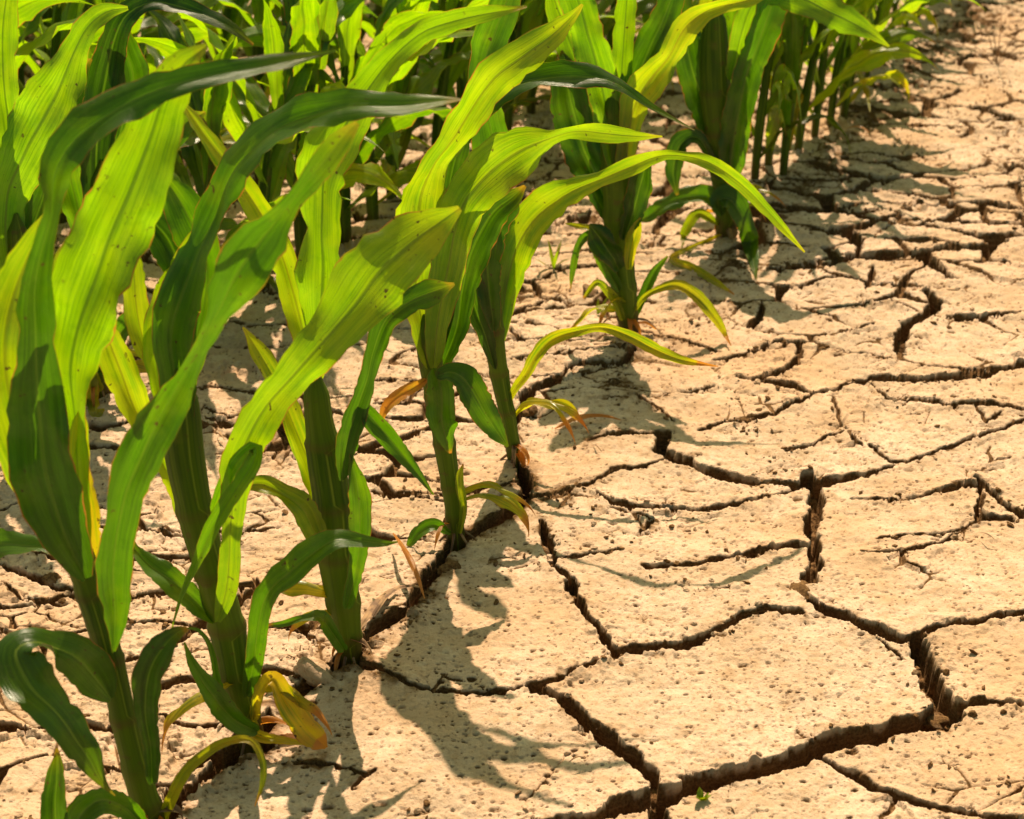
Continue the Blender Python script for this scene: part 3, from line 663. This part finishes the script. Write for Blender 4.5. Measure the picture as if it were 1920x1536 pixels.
# ------------------------------------------------------------------ plants further away: eight builds, copied
def built_plant(seed):
    rs = random.Random(seed); root = empty('corn_plant', (0, 0, 0))
    H = .40*rs.uniform(.9, 1.12); lean = rs.uniform(-.05, .10)
    n = 22; z = np.linspace(0, H, n); C = np.stack([lean*(z/H)**2*H*2, rs.uniform(-.03, .03)*(z/H), z], 1)
    C = np.vstack([[0, 0, -.05], C]); rad = np.r_[.0125, np.interp(z, [0, H*.3, H], [.0125, .015, .006])]
    V, F, UV = tube(C, rad, 10); link('stalk', mesh_np('stalk', V, F, STALK, UV), root)
    nl = rs.choice((9, 10, 11)); az0 = rs.uniform(0, 6.28)
    for k in range(nl):
        f = k/(nl-1); h = .04+f*(H-.05)
        az = az0 + k*math.pi + rs.uniform(-.5, .5)
        ln = (.20+.34*math.sin(math.pi*min(1, f*.8+.12)))*rs.uniform(.85, 1.15)
        el = R(42+42*f)+rs.uniform(-.12, .12); droop = rs.uniform(1.3, 2.7)*(1.0-.5*f)
        m = 30; p = np.array([np.interp(h, C[1:, 2], C[1:, 0]), 0, h]); cs = []; e = el
        wd = np.array([.06, 0, 0])
        for i in range(m):
            cs.append(p.copy()); e = el - droop*(i/m)**1.9
            d = np.array([math.cos(az)*math.cos(e), math.sin(az)*math.cos(e), math.sin(e)])
            d = d + wd*(i/m)*2.2
            d /= np.linalg.norm(d); p = p + d*ln/m
            if p[2] < .008: p[2] = .008
        cs = np.array(cs); t = np.linspace(0, 1, m)
        T = np.gradient(cs, axis=0)
        side = np.array([-math.sin(az), math.cos(az), 0]); W = np.tile(side, (m, 1))
        tw = rs.uniform(-1.4, 1.4)*t
        N = np.cross(T/np.linalg.norm(T, axis=1)[:, None], W)
        W = W*np.cos(tw)[:, None]+N*np.sin(tw)[:, None]
        half = (.008+.032*ln/.5*np.sin(np.pi*np.clip(t*.86+.10, 0, 1))**1.1)*np.clip((1-t)*3.2, .02, 1)*.78
        old = 1-sstep(0, .3, np.array([f]))[0]
        V, F, UV, A = ribbon(cs, W, half, np.full(m, -.4), (.5+.5*rs.random() if rs.random() < .8 else .3*rs.random()), np.clip(t*.6*old*rs.random()+.6*sstep(.93, 1, t), 0, 1),
                             np.full(m, .05+.5*old*rs.random()), 1.2, seed*20+k)
        link('leaf', mesh_np('leaf', V, F, LEAF, UV, A), root)
    return root
def copy_thing(root):
    c = root.copy(); sc.collection.objects.link(c)
    for ch in root.children:
        k = ch.copy(); sc.collection.objects.link(k); k.parent = c
    return c
protos = [built_plant(s) for s in range(8)]; used = set()
def place(x, y, scale, rz, label, group, k):
    r = protos[k] if k not in used else copy_thing(protos[k]); used.add(k)
    r.location = (x, y, 0); r.rotation_euler = (0, 0, rz); r.scale = (scale,)*3
    tag(r, label, 'corn plant', group); return r
rs = random.Random(5)
G1 = 'corn plants of the front row'
# far end of the front row
F1 = [(1415, 337, 1.0), (1468, 332, 1.05), (1495, 292, .95), (1527, 256, 1.0), (1582, 226, .9)]
F1 += [(1440, 318, 1.0), (1556, 240, .95)]
L1 = ['corn plant just right of the large seventh one, its bare stalk dark and upright',
      'corn plant with a straight dark stalk, second past the large seventh one',
      'corn plant in the far front row, right behind the dark straight stalk',
      'corn plant in the far front row above the thin yellow arching leaf',
      'corn plant in the far front row, its foot in shade beside orange leaf litter',
      'slender corn plant squeezed between two dark straight stalks of the far front row',
      'slender corn plant left of the orange leaf litter in the far front row']
for i, (px, py, s) in enumerate(F1):
    g = ground_at(px, py); place(g[0], g[1], s, rs.uniform(-.5, .5), L1[i], G1, i).scale = (.72, .85, s*1.1)
gA = ground_at(965, 865); gB = ground_at(1582, 226)
dr = (gB-gA)[:2]; dr /= np.linalg.norm(dr); nrm = np.array([-dr[1], dr[0]])
s = .12; i = 7
while s < 4.2:
    p = gB[:2]+dr*s+nrm*(.04+.03*s); s += rs.uniform(.09, .16)
    place(p[0]+rs.uniform(-.02, .02), p[1], rs.uniform(.85, 1.0), rs.uniform(-.5, .5), 'small blurred corn plant at the far upper right end of the front row', 'corn plants at the far end of the front row', i % 8).scale = (.5, .7, rs.uniform(.7, .95)); i += 1
# rows behind
SP = .56; nb = 0
gR = ground_at(690, 415)[:2]
off0 = float((gR-gA[:2])@nrm)
for row in range(7):
    o = off0 + row*SP; s = -1.4
    while s < 9.0:
        p = gA[:2]+dr*s+nrm*(o+rs.uniform(-.025, .025)); s += rs.uniform(.115, .17)
        fx, fy, fz = project((p[0], p[1], 0)); tx, ty, tz = project((p[0], p[1], .6))
        if p[1] < 1.5 or fz > 8.5: continue
        if fx < -330 or fx > 2050 or ty > 1500 or fy < -330: continue
        if row == 0 and (fy > 900 or fx < 300): continue
        lab = ['corn plant in the second row, half hidden behind the front row', 'blurred corn plant in the dense rows further back'][row > 0]
        place(p[0], p[1], rs.uniform(.85, 1.15), rs.uniform(-.7, .7), lab, ['corn plants of the second row', 'corn plants in the rows further back'][row > 0], i % 8); i += 1; nb += 1
print('background plants', nb)

# ------------------------------------------------------------------ loose things on the soil
def ico(rs_, sub=1):
    ph = (1+5**.5)/2
    v = [(-1, ph, 0), (1, ph, 0), (-1, -ph, 0), (1, -ph, 0), (0, -1, ph), (0, 1, ph), (0, -1, -ph), (0, 1, -ph), (ph, 0, -1), (ph, 0, 1), (-ph, 0, -1), (-ph, 0, 1)]
    f = [(0, 11, 5), (0, 5, 1), (0, 1, 7), (0, 7, 10), (0, 10, 11), (1, 5, 9), (5, 11, 4), (11, 10, 2), (10, 7, 6), (7, 1, 8), (3, 9, 4), (3, 4, 2), (3, 2, 6), (3, 6, 8), (3, 8, 9), (4, 9, 5), (2, 4, 11), (6, 2, 10), (8, 6, 7), (9, 8, 1)]
    v = [np.array(a)/np.linalg.norm(a) for a in v]
    for _ in range(sub):
        c = {}; nf = []
        def mid(a, b):
            k = (min(a, b), max(a, b))
            if k not in c:
                m = v[a]+v[b]; v.append(m/np.linalg.norm(m)); c[k] = len(v)-1
            return c[k]
        for a, b_, d in f:
            x, y, z = mid(a, b_), mid(b_, d), mid(d, a); nf += [(a, x, z), (b_, y, x), (d, z, y), (x, y, z)]
        f = nf
    return np.array(v), np.array(f)
def ground_z(x, y):
    k = np.argmin((GX-x)**2+(GY-y)**2); return GZ[k]
rn = np.random.RandomState(3)
bv, bf = ico(None, 1)
k = np.where((GY < 5) & (GY > .95) & (np.abs(GX) < GY*.42+.05))[0]
wgt = np.exp(-np.clip(GB[k], 0, 1)/.012)*.8 + GR[k]*.5 + .004; 
cell = GY[k]**2                                   # grid is denser near by
patch = np.clip(fbm(GX[k], GY[k], .13, 2, 151)*3, 0, 1)
wgt = wgt*cell*(patch+.08); wgt /= wgt.sum()
pick = rn.choice(k, 9500, replace=False, p=wgt)
VV = []; FF = []; nv = 0; dp = []
for q in pick:
    r_ = (.0009+.0036*rn.rand()**3.5)*(2.0 if GB[q] < -.003 else 1); A = rn.randn(3, 3)*.25+np.eye(3)
    v = (bv*(1+.28*(rn.rand(len(bv), 1)-.5)*2))@A*r_; v[:, 2] *= .7
    VV.append(v+np.array([GX[q], GY[q], GZ[q]+r_*.35])); FF.append(bf+nv); nv += len(v); dp.append(np.full(len(v), rn.choice((0, .1, .3, .6))))
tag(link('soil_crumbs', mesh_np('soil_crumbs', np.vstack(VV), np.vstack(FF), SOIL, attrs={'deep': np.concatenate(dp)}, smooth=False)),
    'loose crumbs of dry earth scattered along the cracks', 'soil crumbs', kind='stuff')

bv2, bf2 = ico(None, 3)
def clod(px, py, size, label, seed, deep=.05, flat=.6):
    g = ground_at(px, py); r2 = np.random.RandomState(seed)
    o3 = r2.rand(3)*50
    nz = fbm(bv2[:, 0]*1.0+o3[0]+bv2[:, 2], bv2[:, 1]+o3[1]-bv2[:, 2]*.7, .8, 4, seed)
    v = bv2*(1+.75*nz[:, None]); v = v@(np.eye(3)+r2.randn(3, 3)*.15)*size; v[:, 2] *= flat
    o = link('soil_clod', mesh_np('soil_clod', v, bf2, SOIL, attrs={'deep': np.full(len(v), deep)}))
    o.location = (g[0], g[1], ground_z(g[0], g[1])*.3+size*flat*.35)
    tag(o, label, 'soil clod', 'lumps of dry earth')
clod(590, 1270, .026, 'grey lump of dry earth left of the third corn stalk foot', 1)
clod(515, 1325, .016, 'pale rounded earth lump behind the orange-tipped leaf', 2)
clod(1760, 1325, .012, 'crumbly lump of earth wedged in the wide crack at the lower right', 3, .3)
clod(840, 1075, .014, 'jagged lump of earth in the crack below the fourth corn plant', 5, .4)
clod(1110, 555, .016, 'rounded earth lump left of the sixth corn plant', 6, .2)
clod(1500, 1105, .014, 'crumbly dark lump where the upright crack ends', 7, .5)
clod(990, 780, .013, 'dark rough lump of earth right of the fifth corn stalk', 8, .6)
clod(100, 1095, .012, 'broken lump of earth in the crack at the left edge', 9, .3)
clod(1700, 395, .012, 'small clod on the far soil near the forked crack', 10, .3)

def strip(name, pts, width, z, label, cat, mat=LEAF, dry=.9, yel=.8, hump=.01, lit_tone=.5, parent=None):
    S = catmull(np.array([(x, y, 0, ww) for x, y, ww in pts], float), 26); n = len(S)
    C = np.array([ground_at(a, b, .006) for a, b, *_ in S]); t = np.linspace(0, 1, n)
    C[:, 2] = z + hump*np.sin(np.pi*t)
    half = np.array([s_[3]*.5*project(c)[2]/FPX for s_, c in zip(S, C)])
    T = np.gradient(C, axis=0); W = np.cross(T, np.tile([0, -.4, 1.], (n, 1))); W /= np.linalg.norm(W, axis=1)[:, None]
    V, F, UV, A = ribbon(C, W, half, np.full(n, .5), lit_tone, np.full(n, dry), np.full(n, yel), 1.5, 77)
    base = C[0].copy(); base[2] = 0
    o = link(name, mesh_np(name, V-base, F, mat, UV, A)); o.location = base
    tag(o, label, cat); return o
strip('dry_leaf', L('1040,806,3 1070,797,14 1105,790,14 1135,788,8 1165,790,2'), 0, .008, 'shrivelled orange-red leaf lying on shaded soil', 'dry leaf', dry=1., yel=.9)
strip('dry_leaf', L('738,1028,3 752,1065,9 770,1100,12 785,1128,9 797,1152,2'), 0, .03, 'narrow orange withered leaf hanging over the crack by the third plant', 'dry leaf', dry=1., yel=.9, hump=.02)
strip('dry_leaf', L('1588,243,3 1600,246,7 1618,249,6 1630,252,2'), 0, .01, 'tiny bright orange leaf scrap under the thin yellow arching leaf', 'dry leaf', dry=.9, yel=1.)
strip('straw_piece', L('672,1190,10 700,1160,18 725,1130,16 745,1112,8'), 0, .014, 'flat brown corn husk scrap right of the third stalk', 'straw', STRAW)
strip('straw_piece', L('700,1175,8 730,1150,12 765,1130,10 790,1120,4'), 0, .022, 'splintered brown straw stem leaning over the crack', 'straw', STRAW, hump=.015)
strip('fallen_leaf', L('1536,172,3 1565,176,12 1594,188,16 1616,212,14 1628,243,2'), 0, .05, 'thin yellow-green leaf arching over the soil at the far front row', 'leaf', dry=0., yel=.5, hump=.04)

for q_, (x_, y_, l_, a_) in enumerate([(235, 1085, 40, .5), (290, 1345, 46, -.9), (415, 820, 34, 1.2), (760, 1010, 30, -.6), (700, 640, 30, .2), (1120, 845, 26, .9), (1250, 560, 30, -.3), (1560, 560, 26, .3), (1850, 1010, 34, .6), (1080, 1430, 30, -.5)]):
    dx_, dy_ = l_*math.cos(a_), l_*math.sin(a_)*.6
    where = ['left of the second stalk near the left edge', 'beside the brown arching leaf at the lower left', 'behind the second corn plant', 'just left of the fourth corn stalk foot',
             'behind the third corn plant', 'in the shade below the red dry leaf', 'right of the sixth corn plant foot', 'on the far slab near the hooked crack', 'by the right edge on a pale slab', 'on the slab at the bottom centre'][q_]
    strip('straw_piece', [(x_-dx_/2, y_-dy_/2, 1.5), (x_, y_+3, 4), (x_+dx_/2, y_+dy_/2, 1.5)], 0, .010, 'thin brown straw bit lying '+where, 'straw', STRAW, hump=.006)['group'] = 'straw bits on the soil'

def weed(px, py, n, h, label, dryv, seed, wd=.004):
    g = ground_at(px, py); r = empty('dry_weed' if dryv > .5 else 'seedling', (g[0], g[1], 0)); rr = random.Random(seed)
    tag(r, label, 'weed')
    for k_ in range(n):
        az = rr.uniform(0, 6.28); e = rr.uniform(.7, 1.45); ln = h*rr.uniform(.6, 1.1); p = np.zeros(3); cs = []
        for i_ in range(12):
            cs.append(p.copy()); e -= rr.uniform(-.04, .14); p = p+np.array([math.cos(az)*math.cos(e), math.sin(az)*math.cos(e), math.sin(e)])*ln/12
        cs = np.array(cs)
        if dryv > .5:
            V, F, UV = tube(cs, np.linspace(.0016, .0006, 12), 5); link('stem', mesh_np('stem', V, F, STRAW, UV), r)
        else:
            W = np.tile([-math.sin(az), math.cos(az), 0], (12, 1)); t = np.linspace(0, 1, 12)
            V, F, UV, A = ribbon(cs, W, wd*np.sin(np.pi*(t*.9+.08)), np.full(12, -.4), rr.random(), np.full(12, dryv), np.full(12, .2), 1, k_)
            link('leaf', mesh_np('leaf', V, F, LEAF, UV, A), r)
weed(1868, 125, 9, .22, 'dead brown weed with thin upright stems on the far bare soil', .9, 4)
weed(1315, 1500, 6, .018, 'tiny pale green seedling sprouting in the wide crack at the bottom', 0., 5, .004)
weed(1038, 505, 5, .07, 'thin grassy green weed left of the sixth corn plant', 0., 6)
weed(560, 1240, 4, .02, 'tiny dry tuft at the foot of the third corn plant', .9, 7)
weed(1120, 590, 5, .05, 'small weed with reddish blades at the foot of the sixth corn plant', .2, 8, .003)
